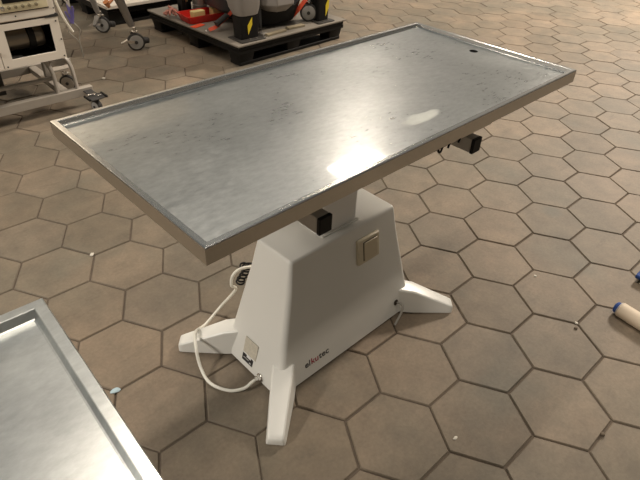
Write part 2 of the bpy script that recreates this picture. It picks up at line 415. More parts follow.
# long face of the shell: plane through y at height z
def yface(z): return -0.1405 + (0.1405 - 0.0775) * (z - 0.02) / 0.422
tilt = math.atan((0.1405 - 0.0775) / 0.422)
def on_face(u, z, out=0.0):
    return Vector((u, yface(z) - out * math.cos(tilt), z + out * math.sin(tilt)))
def face_slab(bm, x0, x1, z0, z1, o0, o1, inset=0.0):
    a = [on_face(x, z, o0) for x, z in ((x0, z0), (x1, z0), (x1, z1), (x0, z1))]
    b = [on_face(x, z, o1) for x, z in ((x0 + inset, z0 + inset), (x1 - inset, z0 + inset), (x1 - inset, z1 - inset), (x0 + inset, z1 - inset))]
    loft(bm, [a, b])
bm = new(); face_slab(bm, 0.036, 0.135, 0.318, 0.408, -0.001, 0.011, 0.002); sw = obj('switch_plate', bm, M['beige'], ET, 0.003, props={'label': 'beige square switch plate'})
bm = new(); face_slab(bm, 0.058, 0.120, 0.329, 0.396, 0.010, 0.0117); obj('gap_shade_strip', bm, M['gap'], sw, 0.0)  # dark slab paints a shade line left of and above the rocker
bm = new(); face_slab(bm, 0.061, 0.123, 0.328, 0.394, 0.010, 0.0145, 0.001); obj('rocker', bm, M['beige2'], sw, 0.002)
# lettering on the long face
def text_mesh(name, txt, m, parent, x, z, size, slope=0.0):
    cu = bpy.data.curves.new('t', 'FONT'); cu.body = txt; cu.size = size; cu.extrude = 0.0004; cu.offset = 0.0003
    cu.space_character = 1.02
    to = bpy.data.objects.new('t', cu); C.objects.link(to); bpy.context.view_layer.update()
    me = bpy.data.meshes.new_from_object(to.evaluated_get(bpy.context.evaluated_depsgraph_get()))
    w = max(v.co.x for v in me.vertices)
    bpy.data.objects.remove(to)
    rot = Matrix.Rotation(PI / 2 - tilt, 4, 'X')
    rot = rot @ Matrix.Rotation(slope, 4, 'Z')
    me.transform(Matrix.Translation(on_face(x, z, 0.0008)) @ rot)
    me.materials.append(m); o = bpy.data.objects.new(name, me); C.objects.link(o); o.parent = parent
    return o, w
sz = 0.034; x = -0.208; zz = 0.056
for part, m in (('el', M['ink']), ('ku', M['inkred']), ('tec', M['ink'])):
    o, w = text_mesh('lettering', part, m, ET, x, zz, sz)
    x += w + 0.0035
# labels on the short face
def xface(z): return -(0.3205 - (0.3205 - 0.2215) * (z - 0.02) / 0.422)
tl2 = math.atan((0.3205 - 0.2215) / 0.422)
def on_short(y, z, out): return Vector((xface(z) - out * math.cos(tl2), y, z + out * math.sin(tl2)))
def short_slab(bm, y0, y1, z0, z1, o0, o1, sk=0.0):
    loft(bm, [[on_short(y, z + sk * (y - y0), o) for y, z in ((y0, z0), (y1, z0), (y1, z1), (y0, z1))] for o in (o0, o1)])
bm = new(); short_slab(bm, -0.016, 0.046, 0.064, 0.122, -0.0012, 0.0006); obj('paper_label', bm, M['paper'], ET, smooth=False, props={'label': 'worn pale paper label'})
bm = new(); short_slab(bm, -0.006, 0.046, 0.032, 0.058, -0.0012, 0.0007); bl = obj('rating_plate', bm, M['ink'], ET, smooth=False, props={'label': 'black rating plate with white print'})
bm = new(); short_slab(bm, 0.005, 0.026, 0.052, 0.062, -0.001, 0.001); short_slab(bm, 0.002, 0.010, 0.038, 0.041, 0.0, 0.001); short_slab(bm, 0.014, 0.040, 0.044, 0.046, 0.0, 0.001); obj('print', bm, M['shell2'], bl, smooth=False)
# supply cable: gland, arc over the floor, loop behind the shell
bm = new(); turned(bm, on_short(-0.05, 0.028, -0.002), (-1, 0, 0.2), [(0, 0.014), (0.006, 0.014), (0.007, 0.010), (0.016, 0.010), (0.017, 0.0075), (0.026, 0.007)], 12); obj('cable_gland', bm, M['chrome'], ET)
bm = new()
tube(bm, [(-0.330, -0.05, 0.032), (-0.352, -0.048, 0.027), (-0.378, -0.043, 0.016), (-0.415, -0.015, 0.010), (-0.443, 0.045, 0.012), (-0.437, 0.105, 0.030), (-0.420, 0.150, 0.072), (-0.385, 0.205, 0.072), (-0.320, 0.250, 0.030),
          (-0.240, 0.270, 0.050), (-0.215, 0.210, 0.155), (-0.236, 0.2, 0.195), (-0.228, 0.2, 0.232), (-0.195, 0.2, 0.243), (-0.14, 0.19, 0.225), (-0.13, 0.15, 0.20), (-0.13, 0.11, 0.18)], 0.0052, 10)
obj('supply_cable', bm, M['cable'], ET, props={'label': 'white supply cable curling over the left foot'})
bm = new()
pts = []
for i in range(0, 140):
    t = i / 139; a = t * 2 * PI * 7
    pts.append((-0.168 + 0.013 * math.cos(a) + 0.015 * math.sin(t * 5), 0.225 + 0.013 * math.sin(a), 0.228 - 0.07 * t))
pts = [(-0.09, 0.12, 0.235), (-0.13, 0.18, 0.238), (-0.150, 0.21, 0.236)] + pts
tube(bm, pts, 0.0032, 6, 2); obj('coiled_cord', bm, M['black'], ET, props={'label': 'black coiled handset cord'})
bm = new(); turned(bm, on_face(0.232, 0.064, -0.002), (0, -1, 0.15), [(0, 0.011), (0.004, 0.011), (0.005, 0.006), (0.008, 0.006)], 14); obj('grommet', bm, M['gap'], ET)
bm = new(); tube(bm, [on_face(0.232, 0.064, 0.0), (0.238, -0.150, 0.067), (0.238, -0.163, 0.058), (0.225, -0.168, 0.038), (0.205, -0.171, 0.018), (0.192, -0.173, 0.006)], 0.0042, 10); obj('cord_stub', bm, M['greycord'], ET, props={'label': 'short grey cord hanging from a hole'})

# ---------------------------------------------------------------- second steel tray table (photo's near left corner)
TT = thing('tray_table', 'low-rimmed steel tray table cut off by the lower left corner', 'table', (-1.18, -0.88, 0))
TT.rotation_euler = (0, 0, 0)
ax, ay, az = -0.843, -0.193, 0.80
def trect(i, z):
    x0, x1, y0, y1 = ax - 0.62 + i, ax - i, ay - 1.35 + i, ay - i
    sh = math.tan(math.radians(2.2))
    pts = [(x0, y0), (x1, y0), (x1, y1), (x0, y1)]
    out = []
    for px, py in pts:
        dx, dy = px - ax, py - ay; c, s = math.cos(-math.radians(2.2)), math.sin(-math.radians(2.2))
        out.append(Vector((ax + c * dx - s * dy, ay + s * dx + c * dy, z)))
    return out
bm = new()
loft(bm, [trect(0.003, az - 0.03), trect(0.0, az - 0.03), trect(0.0, az - 0.0015), trect(0.0015, az), trect(0.0170, az), trect(0.0182, az - 0.001), trect(0.023, az - 0.0145), trect(0.0255, az - 0.016)], cap=False)
obj('rim', bm, M['tray'], TT, smooth=False)
bm = new(); bm.faces.new([bm.verts.new(p) for p in trect(0.0255, az - 0.016)]); obj('pan', bm, M['tray'], TT, smooth=False, props={'label': 'flat brushed steel pan'})
for px, py in ((-0.93, -0.30), (-1.36, -0.30), (-0.98, -1.42), (-1.40, -1.42)):
    bm = new(); cyl(bm, (px, py, 0.0), (px, py, az - 0.024), 0.016, n=16); obj('leg', bm, M['tray'], TT)
for q0, q1, q2 in ((-1.40, -0.93, -0.31), (-1.42, -0.96, -1.42)):
    bm = new(); box(bm, q0, q1, q2, q2 + 0.02, 0.18, 0.20); obj('stretcher', bm, M['tray'], TT)

# ---------------------------------------------------------------- castor part
def castor(parent, x, y, z0, r, w, ang, brake=True, stem=0.0, hub=None):
    # wheel axis direction
    ax_ = Vector((math.cos(ang), math.sin(ang), 0)); c = Vector((x, y, z0 + r))
    tr = Vector((-ax_.y, ax_.x, 0))
    bm = new()
    top = c + Vector((0, 0, r + 0.012))
    for s in (1,):
        o_ = ax_ * (w / 2 + 0.004) * s
        prism(bm, [c + o_ - tr * 0.012 - Vector((0, 0, 0.012)), c + o_ + tr * 0.012 - Vector((0, 0, 0.012)), top + o_ + tr * 0.030 + tr * 0.01, top + o_ - tr * 0.004], ax_ * 0.003 * s)
    box(bm, top.x - w / 2 - 0.004, top.x + w / 2 + 0.004, top.y - w / 2 - 0.004, top.y + w / 2 + 0.004, top.z - 0.004, top.z + 0.004)
    cyl(bm, top, top + Vector((0, 0, 0.03 + stem)), 0.011, n=12)
    f_ = obj('castor', bm, M['chrome'], parent, 0.001)
    bm = new(); turned(bm, c - ax_ * w / 2, ax_, [(0, r * 0.80), (0.001, r * 0.93), (0.005, r), (w - 0.005, r), (w - 0.001, r * 0.93), (w, r * 0.80)], 32); obj('tyre', bm, M['rubber'], f_)
    bm = new(); turned(bm, c - ax_ * (w / 2 + 0.002), ax_, [(0, r * 0.15), (0.0, r * 0.76), (0.002, r * 0.80), (w + 0.002, r * 0.80), (w + 0.004, r * 0.76), (w + 0.004, r * 0.15)], 28)
    turned(bm, c - ax_ * (w / 2 + 0.007), ax_, [(0, r * 0.12), (0.001, r * 0.16), (w + 0.013, r * 0.16), (w + 0.014, r * 0.12)], 12)
    obj('hub', bm, hub or M['hubgrey'], f_)
    bm = new(); turned(bm, c - ax_ * (w / 2 + 0.009), ax_, [(0, r * 0.16), (0.001, r * 0.20), (0.004, r * 0.20)], 14); obj('axle_cap', bm, M['rubber'], f_)
    if brake:
        bm = new(); tr = -tr; q = c - tr * (r * 0.9)
        prism(bm, [q + Vector((0, 0, r * 0.1)) - ax_ * w * .5, q + Vector((0, 0, r * 0.1)) + ax_ * w * .5, q - tr * 0.05 - Vector((0, 0, r * 0.25)) + ax_ * w * .5, q - tr * 0.05 - Vector((0, 0, r * 0.25)) - ax_ * w * .5], (0, 0, 0.014))
        prism(bm, [c - ax_ * (w * .5 + .004) + Vector((0, 0, r * .2)), q - ax_ * (w * .5) + Vector((0, 0, r * .3)), q - ax_ * (w * .5) - Vector((0, 0, 0.004)), c - ax_ * (w * .5 + .004) - Vector((0, 0, .006))], ax_ * -0.003)
        obj('brake_pedal', bm, M['chrome'], f_)
        bm = new(); k0 = c + tr * (r * 0.55) + ax_ * (w * 0.5 + 0.006)
        turned(bm, k0, tr, [(0, 0.020), (r * 0.5, 0.024), (r * 0.9, 0.022), (r * 1.0, 0.014)], 14)
        obj('brake_housing', bm, M['rubber'], f_)
    return f_

# ---------------------------------------------------------------- equipment cart under the cream machine
EC = thing('equipment_cart', 'grey painted steel cart frame carrying the cream machine at the left', 'cart', (-0.25, 2.5, 0))
bm = new(); box(bm, -0.95, 0.232, 2.252, 2.292, 0.068, 0.118); obj('front_beam', bm, M['frame'], EC, 0.003)
bm = new(); box(bm, -0.95, 0.16, 2.80, 2.84, 0.068, 0.118); obj('rear_beam', bm, M['frame'], EC, 0.003)
for xx in (0.06, -0.90):
    bm = new(); box(bm, xx, xx + 0.045, 2.2925, 2.7995, 0.075, 0.112); obj('side_beam', bm, M['frame'], EC, 0.003)
bm = new(); cyl(bm, (-0.95, 2.33, 0.196), (0.035, 2.30, 0.196), 0.0125); obj('round_rail', bm, M['tube'], EC)
for dx in (0.0, 0.112):
    bm = new(); tube(bm, [(-0.05 + dx, 2.42, 0.318), (-0.01 + dx, 2.31, 0.315), (0.018 + dx, 2.285, 0.29), (0.032 + dx, 2.275, 0.235), (0.034 + dx, 2.272, 0.17), (0.036 + dx, 2.272, 0.1175)], 0.0155, 10, flat=0.6); obj('bracket_tube', bm, M['tube'], EC)
bm = new(); box(bm, -0.95, 0.10, 2.24, 2.80, 0.318, 0.338); obj('shelf', bm, M['frame'], EC, 0.002)
bm = new(); box(bm, 0.015, 0.155, 2.290, 2.30, 0.262, 0.290); obj('cross_strip', bm, M['tube'], EC, 0.002)
bm = new(); box(bm, -0.80, -0.20, 2.40, 2.78, 0.122, 0.27); obj('base_unit', bm, M['darkbox'], EC, 0.006)
for px, py in ((-0.90, 2.32), (-0.90, 2.76)):
    bm = new(); cyl(bm, (px + 0.03, py, 0.112), (px + 0.03, py, 0.319), 0.014); obj('post', bm, M['tube'], EC)
bm = new(); box(bm, 0.075, 0.105, 2.54, 2.58, 0.1115, 0.319); obj('post', bm, M['tube'], EC, 0.002)
castor(EC, 0.200, 2.56, 0.0, 0.050, 0.026, math.radians(50), False, 0.0, M['frame'])
castor(EC, -0.86, 2.74, 0.0, 0.0265, 0.022, math.radians(-60), False)
bm = new(); box(bm, 0.106, 0.235, 2.53, 2.59, 0.142, 0.152); obj('castor_plate', bm, M['frame'], EC)
fc = castor(EC, 0.195, 2.155, 0.0, 0.034, 0.03, math.radians(20), False)
bm = new(); box(bm, 0.145, 0.245, 2.105, 2.18, 0.088, 0.096, rot=Matrix.Rotation(math.radians(8), 3, 'Z')); box(bm, 0.17, 0.22, 2.17, 2.262, 0.094, 0.102); obj('castor_bracket', bm, M['rubber'], EC, 0.003)
for q0 in (0.138, 0.240):
    bm = new(); box(bm, q0, q0 + 0.012, 2.10, 2.18, 0.092, 0.103); obj('brake_pedal', bm, M['black'], EC, 0.002)
for q0, q1, q2 in ((0.16, 0.20, 2.165), (0.205, 0.232, 2.13)):
    bm = new(); box(bm, q0, q1, q2, q2 + 0.015, 0.0965, 0.105); obj('bracket_bolt', bm, M['chrome'], EC, 0.002)

# ---------------------------------------------------------------- cream machine
CM = thing('medical_machine', 'cream enamelled machine with a window onto a steel drum and a row of small knobs', 'machine', (-0.3, 2.5, 0.3385))
MX0, MX1, MY = -0.72, 0.098, 2.17
# lower housing with a true opening
bm = new()
def panel_with_hole(bm, x0, x1, z0, z1, hx0, hx1, hz0, hz1, y0, y1):
    box(bm, x0, hx0, y0, y1, z0, z1); box(bm, hx1, x1, y0, y1, z0, z1); box(bm, hx0, hx1, y0, y1, z0, hz0); box(bm, hx0, hx1, y0, y1, hz1, z1)
panel_with_hole(bm, -0.225, MX1, 0.3395, 0.556, -0.178, 0.052, 0.381, 0.526, MY, MY + 0.012)
lf = obj('front_panel', bm, M['cream'], CM, smooth=False, props={'label': 'cream panel framing the drum window'})
for sx_, sz_ in ((0.083, 0.535), (0.085, 0.352), (-0.21, 0.35), (0.09, 0.44)):
    bm = new(); cyl(bm, (sx_, MY - 0.002, sz_), (sx_, MY + 0.002, sz_), 0.004, n=10); obj('screw', bm, M['black'], lf)
bm = new(); box(bm, MX0, -0.228, MY + 0.001, MY + 0.013, 0.3395, 0.556); dl = obj('door', bm, M['cream'], CM, 0.001)
bm = new(); box(bm, -0.262, -0.236, MY - 0.012, MY + 0.001, 0.425, 0.436); obj('latch', bm, M['frame'], dl, 0.002)
bm = new(); box(bm, MX1 - 0.004, MX1 + 0.000, MY + 0.012, 2.72, 0.3395, 0.556); box(bm, MX0, MX0 + .004, MY + 0.013, 2.72, 0.3395, 0.556); box(bm, MX0, MX1, 2.72, 2.724, 0.3395, 0.556); box(bm, MX0 + .004, MX1 - .004, MY + .013, 2.72, 0.5515, 0.556)
obj('housing', bm, M['cream'], CM, smooth=False)
bm = new(); box(bm, -0.222, 0.085, MY + 0.013, MY + 0.32, 0.3395, 0.3455); box(bm, -0.222, 0.085, MY + 0.32, MY + 0.326, 0.3455, 0.545); box(bm, -0.222, -0.218, MY + 0.013, MY + 0.32, 0.3455, 0.545); box(bm, 0.086, 0.090, MY + 0.013, MY + 0.32, 0.3455, 0.545)
obj('lining', bm, M['darkbox'], CM, smooth=False, props={'label': 'dark inner lining'})
bm = new(); turned(bm, (-0.216, MY + 0.115, 0.452), (1, 0, 0), [(0, 0.060), (0.17, 0.060), (0.172, 0.068), (0.190, 0.068), (0.192, 0.060), (0.235, 0.060), (0.245, 0.055), (0.250, 0.040)], 36); dr = obj('drum', bm, M['drum'], CM, props={'label': 'horizontal steel drum'})
bm = new(); turned(bm, (-0.056, MY + 0.115, 0.452), (1, 0, 0), [(0, 0.066), (0.001, 0.071), (0.033, 0.071), (0.034, 0.066)], 36); obj('drum_band', bm, M['black'], dr)
bm = new(); box(bm, -0.19, -0.12, MY + 0.02, MY + 0.05, 0.3457, 0.385); box(bm, -0.10, 0.02, MY + 0.03, MY + 0.04, 0.3457, 0.372); obj('bracket', bm, M['rubber'], CM, 0.002)
# corner gaskets / hinges on the right edge
for z_ in (0.556, 0.3305):
    bm = new(); prism(bm, [(0.03, MY - 0.003, z_ + 0.002), (0.102, MY - 0.003, z_ + 0.002), (0.102, MY - 0.003, z_ + 0.016), (0.062, MY - 0.003, z_ + 0.014)], (0, 0.02, 0)); 
    if z_ > 0.5: obj('corner_clip', bm, M['rubber'], CM)
    else: bm.free()
bm = new(); box(bm, MX0, MX1 + 0.004, MY + 0.006, 2.72, 0.5565, 0.5645); obj('seam_gasket', bm, M['gap'], CM, smooth=False)
# upper housing with control panel
bm = new(); box(bm, MX0, MX1 - 0.003, MY, 2.72, 0.565, 1.45); obj('upper_housing', bm, M['cream'], CM, 0.006)
bm = new(); box(bm, -0.50, 0.062, MY - 0.006, MY - 0.0005, 0.610, 0.80); cp = obj('control_panel', bm, M['cream2'], CM, 0.002, props={'label': 'yellowish control panel with a black screen'})
bm = new(); box(bm, -0.48, 0.066, MY - 0.004, MY - 0.0002, 0.6055, 0.6095); obj('panel_edge', bm, M['gap'], cp)
bm = new(); box(bm, -0.15, 0.030, MY - 0.009, MY - 0.0065, 0.652, 0.78); obj('screen', bm, M['black'], cp, 0.001)
for k, kx in enumerate((-0.158, -0.126, -0.094, -0.060, -0.028, 0.006)):
    bm = new(); turned(bm, (kx, MY - 0.006, 0.632), (0, -1, 0), [(0, 0.012 if k == 0 else 0.0085), (0.008, 0.011 if k == 0 else 0.0075), (0.010, 0.005)], 16); obj('knob', bm, M['chrome'] if k == 0 else M['knob'], cp)
for sx_, sz_ in ((-0.105, 0.587), (0.088, 0.60), (0.090, 0.572)):
    bm = new(); cyl(bm, (sx_, MY - 0.002, sz_), (sx_, MY + 0.002, sz_), 0.0035, n=10); obj('screw', bm, M['black'], CM)

# hanging cable and purple clip bundle beside the machine, lying down to the floor
bm = new(); tube(bm, [(0.0885, 2.60, 0.80), (0.20, 2.60, 0.72), (0.245, 2.60, 0.58), (0.262, 2.60, 0.50), (0.285, 2.60, 0.41), (0.318, 2.60, 0.335)], 0.0075, 8); obj('hanging_cable', bm, M['cable'], CM, props={'label': 'cream cable drooping from the side'})
bm = new(); random.seed(3)
for i in range(7):
    a = random.uniform(0, 6.28); q = Vector((0.345 + 0.012 * math.cos(a), 2.64, 0.42 + random.uniform(-.05, .02)))
    cyl(bm, q, q + Vector((random.uniform(-.02, .02), random.uniform(-.02, .02), 0.07)), 0.009, 0.006, 8)
obj('connector_bundle', bm, M['purple'], CM, props={'label': 'purple plastic connectors'})
bm = new()
for s in (-1, 1):
    tube(bm, [(0.345, 2.64, 0.47), (0.32 + .03 * s, 2.66, 0.60), (0.25 + .05 * s, 2.67, 0.72), (0.0935, 2.66 + .02 * s, 0.82)], 0.005, 8)
    tube(bm, [(0.345, 2.64, 0.38), (0.345 + .035 * s, 2.65, 0.33), (0.355 + .02 * s, 2.66, 0.29), (0.37, 2.67, 0.24), (0.38, 2.69, 0.14)], 0.004, 8)
obj('tubing', bm, M['greycord'], CM)

# ---------------------------------------------------------------- trolley on castors behind the table
HT = thing('hospital_trolley', 'grey-legged trolley on two big brake castors, between cream machine and pallets', 'trolley', (0.9, 3.3, 0))
def tleg(p_top, p_bot, r0, r1, name='leg'):
    bm = new(); p0, p1 = Vector(p_top), Vector(p_bot)
    turned(bm, p0, p1 - p0, [(0, r0), ((p1 - p0).length * 0.45, (r0 + r1) / 2 * 1.05), ((p1 - p0).length * 0.46, (r0 + r1) / 2 * 0.97), ((p1 - p0).length * 0.97, r1), ((p1 - p0).length, r1 * 0.8)], 20)
    obj(name, bm, M['greyplastic'], HT)
tleg((0.765, 3.02, 0.62), (0.897, 3.0, 0.180), 0.048, 0.024)
tleg((0.79, 3.55, 0.62), (0.893, 3.55, 0.155), 0.036, 0.020)
castor(HT, 0.912, 3.0, 0.0, 0.064, 0.030, math.radians(68), True)
castor(HT, 0.912, 3.55, 0.0, 0.062, 0.030, math.radians(50), True)
bm = new(); cyl(bm, (0.880, 3.552, 0.125), (0.82, 3.50, 0.075), 0.020, 0.014, 12); obj('pedal_arm', bm, M['greyplastic'], HT)
bm = new(); box(bm, 0.30, 0.85, 2.97, 3.60, 0.62, 0.66); obj('platform', bm, M['platform'], HT, 0.008)
bm = new(); cyl(bm, (0.795, 3.0, 0.34), (0.800, 3.0, 0.52), 0.060, 0.058, 16); bm.free()
for yy in (3.02, 3.55):
    bm = new(); cyl(bm, (0.34, yy, 0.085), (0.34, yy, 0.62), 0.02); obj('leg', bm, M['greyplastic'], HT)
for yy in (3.02, 3.55): castor(HT, 0.34, yy, 0.0, 0.034, 0.026, 0.3, False)
bm = new(); cyl(bm, (0.715, 2.955, 0.385), (0.735, 2.962, 0.345), 0.022, 0.012, 10); cyl(bm, (0.72, 2.955, 0.36), (0.80, 2.985, 0.40), 0.010, 0.010, 10); obj('clamp', bm, M['copper'], HT, props={'label': 'orange copper clamp'})

# ---------------------------------------------------------------- pallets
def pallet(name, label, x, y, sx, sy, rot, boardm, h=0.145, grp=None):
    root = thing(name, label, 'pallet', (x, y, 0), grp)
    bm = new(); box(bm, x, x + sx, y, y + sy, h - 0.030, h)
    obj('deck', bm, M['black'], root, 0.004)
    nx, ny = 3, 3; bw, bl = 0.16, 0.15
    for j in range(ny):
        yy = y + (sy - bl) * j / (ny - 1)
        bm = new(); box(bm, x + 0.02, x + sx - 0.02, yy + 0.015, yy + bl - 0.015, 0.0, 0.024); obj('runner', bm, M['black'], root, 0.003)
        for i in range(nx):
            xx = x + (sx - bw) * i / (nx - 1)
            bm = new(); loft(bm, [rrect(xx + bw / 2, yy + bl / 2, bw / 2 - 0.018, bl / 2 - 0.018, 0.01, 0.0245, 2), rrect(xx + bw / 2, yy + bl / 2, bw / 2 - 0.002, bl / 2 - 0.002, 0.01, h - 0.0305, 2)]); obj('block', bm, M['black'], root)
    for xx0, xx1, yy0, yy1 in ((x, x + sx, y, y + 0.006), (x, x + 0.006, y + 0.007, y + sy), (x + sx - 0.006, x + sx, y + 0.007, y + sy)):
        bm = new(); box(bm, xx0, xx1, yy0, yy1, h - 0.055, h - 0.0305); obj('lip', bm, M['black'], root)
    root.rotation_euler = (0, 0, rot)
    return root
P1 = pallet('pallet', 'black plastic pallet carrying the slate grey machine and red tray', 1.305, 2.235, 1.10, 1.17, math.radians(2.2), M['board'])
P2 = pallet('pallet', 'black plastic pallet behind the trolley castors, under a pale board', 1.02, 3.66, 0.95, 1.0, math.radians(1.0), M['platform'])
bm = new(); box(bm, 1.292, 2.425, 2.220, 3.41, 0.1455, 0.1575)
b1 = obj('board', bm, M['board'], None, 0.002); tag(b1, 'grey-brown board laid over the black pallet, under the slate machine', 'board')
b1.rotation_euler = (0, 0, math.radians(2.2)); 
# rotate about the pallet's corner rather than the board's middle
pv = Vector((1.305, 2.235, 0)); b1.location = pv + Matrix.Rotation(math.radians(2.2), 3, 'Z') @ (b1.location - pv)
bm = new(); box(bm, 1.00, 2.0, 3.62, 4.68, 0.1455, 0.170)
tag(obj('board', bm, M['platform'], None, 0.002), 'pale whitish board on the rear pallet, behind the trolley legs', 'board')

# ---------------------------------------------------------------- slate machine on the pallet
BZ = 0.158
SM = thing('floor_machine', 'slate and light grey machine standing on two black posts with yellow rhombus stickers', 'machine', (1.8, 2.6, BZ))
def post(x, y, w, d, h, yf):
    bm = new(); loft(bm, [rrect(x, y, w / 2, d / 2, 0.012, BZ + 0.010), rrect(x, y, w / 2 + 0.004, d / 2 + 0.004, 0.014, BZ + h)]); p = obj('post', bm, M['black'], SM, props={'label': 'black square support post'})
    bm = new(); box(bm, x - w / 2 - 0.030, x + w / 2 + 0.030, y - d / 2 - 0.045, y + d / 2 + 0.03, BZ, BZ + 0.009); obj('foot_plate', bm, M['darkbox'], p, 0.002)
    for q in ((x - 0.02, y - d / 2 - 0.02), (x + 0.035, y - d / 2 - 0.02)):
        bm = new(); cyl(bm, (q[0], q[1], BZ + 0.009), (q[0], q[1], BZ + 0.018), 0.008, n=6); obj('bolt', bm, M['chrome'], p)
    bm = new(); yy = y - d / 2 - 0.0055; x0, x1 = yf
    prism(bm, [(x0, yy, BZ + 0.050), (x0 + (x1 - x0) * .55, yy, BZ + 0.055 + .03), (x1, yy, BZ + h - 0.005), (x0 + (x1 - x0) * .45, yy, BZ + h - 0.045)], (0, 0.0012, 0)) if False else prism(bm, [(x0 + .004, yy, BZ + 0.040), (x1, yy, BZ + 0.105), (x1, yy, BZ + h - 0.008), (x0, yy, BZ + h * .62)], (0, 0.0012, 0))
    obj('sticker', bm, M['yellow'], p, smooth=False, props={'label': 'yellow rhombus sticker'})
    return p
post(1.455, 2.345, 0.155, 0.10, 0.165, (1.430, 1.472))
post(2.215, 2.375, 0.115, 0.10, 0.20, (2.232, 2.268))
# light grey leg housings
def housing(pts_low, pts_high, name='leg_housing', m=None):
    bm = new(); loft(bm, [[Vector(p) for p in pts_low], [Vector(p) for p in pts_high]]); return obj(name, bm, m or M['midgrey'], SM, 0.010, 3)
bm = new(); loft(bm, [rrect(1.458, 2.352, 0.050, 0.045, 0.035, BZ + 0.155), rrect(1.458, 2.350, 0.088, 0.062, 0.045, BZ + 0.170), rrect(1.458, 2.36, 0.108, 0.075, 0.05, BZ + 0.22), rrect(1.462, 2.40, 0.125, 0.11, 0.06, BZ + 0.42), rrect(1.48, 2.46, 0.12, 0.13, 0.06, BZ + 0.60)]); obj('leg_housing', bm, M['midgrey'], SM)
bm = new(); loft(bm, [rrect(2.215, 2.38, 0.065, 0.06, 0.03, BZ + 0.202), rrect(2.215, 2.40, 0.085, 0.08, 0.04, BZ + 0.34), rrect(2.18, 2.46, 0.10, 0.12, 0.05, BZ + 0.60)]); obj('leg_housing', bm, M['slate'], SM)
# central faceted housing
bm = new()
def octo(cx, cy, hx, hy, z, k=0.5): return [Vector((cx + a * hx, cy + b * hy, z)) for a, b in ((-1, -k), (-k, -1), (k, -1), (1, -k), (1, k), (k, 1), (-k, 1), (-1, k))]
loft(bm, [octo(1.755, 2.42, 0.085, 0.12, BZ + 0.150), octo(1.755, 2.42, 0.155, 0.17, BZ + 0.205), octo(1.755, 2.45, 0.165, 0.18, BZ + 0.32), octo(1.755, 2.49, 0.13, 0.16, BZ + 0.55)]); ch = obj('front_housing', bm, M['midgrey'], SM, 0.006)
bm = new(); prism(bm, [(1.62, 2.235, BZ + 0.215), (1.91, 2.24, BZ + 0.215), (1.91, 2.24, BZ + 0.221), (1.62, 2.235, BZ + 0.221)], (0, 0.03, 0)); bm.free()
bm = new(); loft(bm, [octo(1.85, 2.56, 0.21, 0.14, BZ + 0.028), octo(1.84, 2.52, 0.23, 0.15, BZ + 0.160)]); obj('lower_box', bm, M['black'], SM, 0.004)
bm = new(); prism(bm, [(1.585, 2.40, BZ + 0.30), (1.64, 2.40, BZ + 0.30), (1.615, 2.36, BZ + 0.035), (1.600, 2.36, BZ + 0.05)], (0.01, 0.12, 0)); obj('fin', bm, M['slate'], SM, 0.003)
# big slate shroud bulging at the back
bm = new()
rr = []
for z, hx, hy in ((0.04, 0.20, 0.10), (0.055, 0.36, 0.20), (0.10, 0.44, 0.24), (0.20, 0.47, 0.255), (0.40, 0.47, 0.255), (0.75, 0.42, 0.23), (0.98, 0.34, 0.19), (1.05, 0.22, 0.13)):
    rr.append(rrect(1.915, 2.845, hx * 0.90, hy, min(hx, hy) * 0.75, BZ + z, 8))
loft(bm, rr); obj('shroud', bm, M['slate'], SM)
bm = new(); loft(bm, [rrect(1.82, 2.85, 0.17, 0.09, 0.03, BZ), rrect(1.82, 2.85, 0.19, 0.10, 0.03, BZ + 0.045)]); obj('base', bm, M['black'], SM)
castor(SM, 2.125, 2.405, BZ, 0.068, 0.045, math.radians(50), False, 0.05)

# ratchet straps
def strap(name, label, pts, w, ratchet=None):
    root = thing(name, label, 'strap', tuple(Vector(pts[0])) , 'orange ratchet straps on the pallet')
    P = smooth_path(pts, 6); bm = new(); rings = []
    for i, p in enumerate(P):
        d = (P[min(i + 1, len(P) - 1)] - P[max(i - 1, 0)]).normalized(); side = d.cross(Vector((-0.5, -0.6, 0.5))).normalized(); n_ = d.cross(side)
        rings.append([p + side * w / 2 + n_ * .001, p - side * w / 2 + n_ * .001, p - side * w / 2 - n_ * .001, p + side * w / 2 - n_ * .001])
    loft(bm, rings); obj('webbing', bm, M['orange'], root)
    if ratchet:
        a, b = Vector(ratchet[0]), Vector(ratchet[1]); u, v = basis(b - a)
        bm = new(); cyl(bm, a, b, 0.022, 0.019, 8); cyl(bm, b - u * 0.025, b + u * 0.025, 0.011, n=8); obj('ratchet', bm, M['rubber'], root, props={'label': 'black ratchet buckle'})
    bm = new(); tube(bm, [Vector(pts[0]) + Vector((0, 0, 0.004)), Vector(pts[0]) + Vector((-0.022, -0.016, 0.003)), Vector(pts[0]) + Vector((-0.034, -0.012, 0.003))], 0.003, 6); obj('hook', bm, M['chrome'], root)
    return root
strap('ratchet_strap', 'orange ratchet strap rising from the board to the left of the machine, black buckle', [(1.315, 2.615, 0.176), (1.37, 2.60, 0.192), (1.45, 2.60, 0.235), (1.53, 2.60, 0.285), (1.60, 2.62, 0.34), (1.63, 2.63, 0.38)], 0.026, ((1.36, 2.585, 0.215), (1.46, 2.585, 0.262)))
strap('ratchet_strap', 'orange strap end slanting down beside the grey castor of the machine', [(1.985, 2.50, 0.176), (2.01, 2.47, 0.20), (2.045, 2.44, 0.25), (2.09, 2.42, 0.31), (2.12, 2.42, 0.335)], 0.032, None)
bm = new()
pp = [(1.235 + 0.04, 2.80, 0.1635), (1.31, 2.77, 0.165), (1.37, 2.80, 0.1635)]
box(bm, 1.275, 1.385, 2.765, 2.815, 0.158, 0.164, rot=Matrix.Rotation(0.25, 3, 'Z')); tag(obj('strap_end', bm, M['orange'], None, 0.002), 'flat orange strap end lying in front of the red tray', 'strap')
bm = new(); random.seed(9)
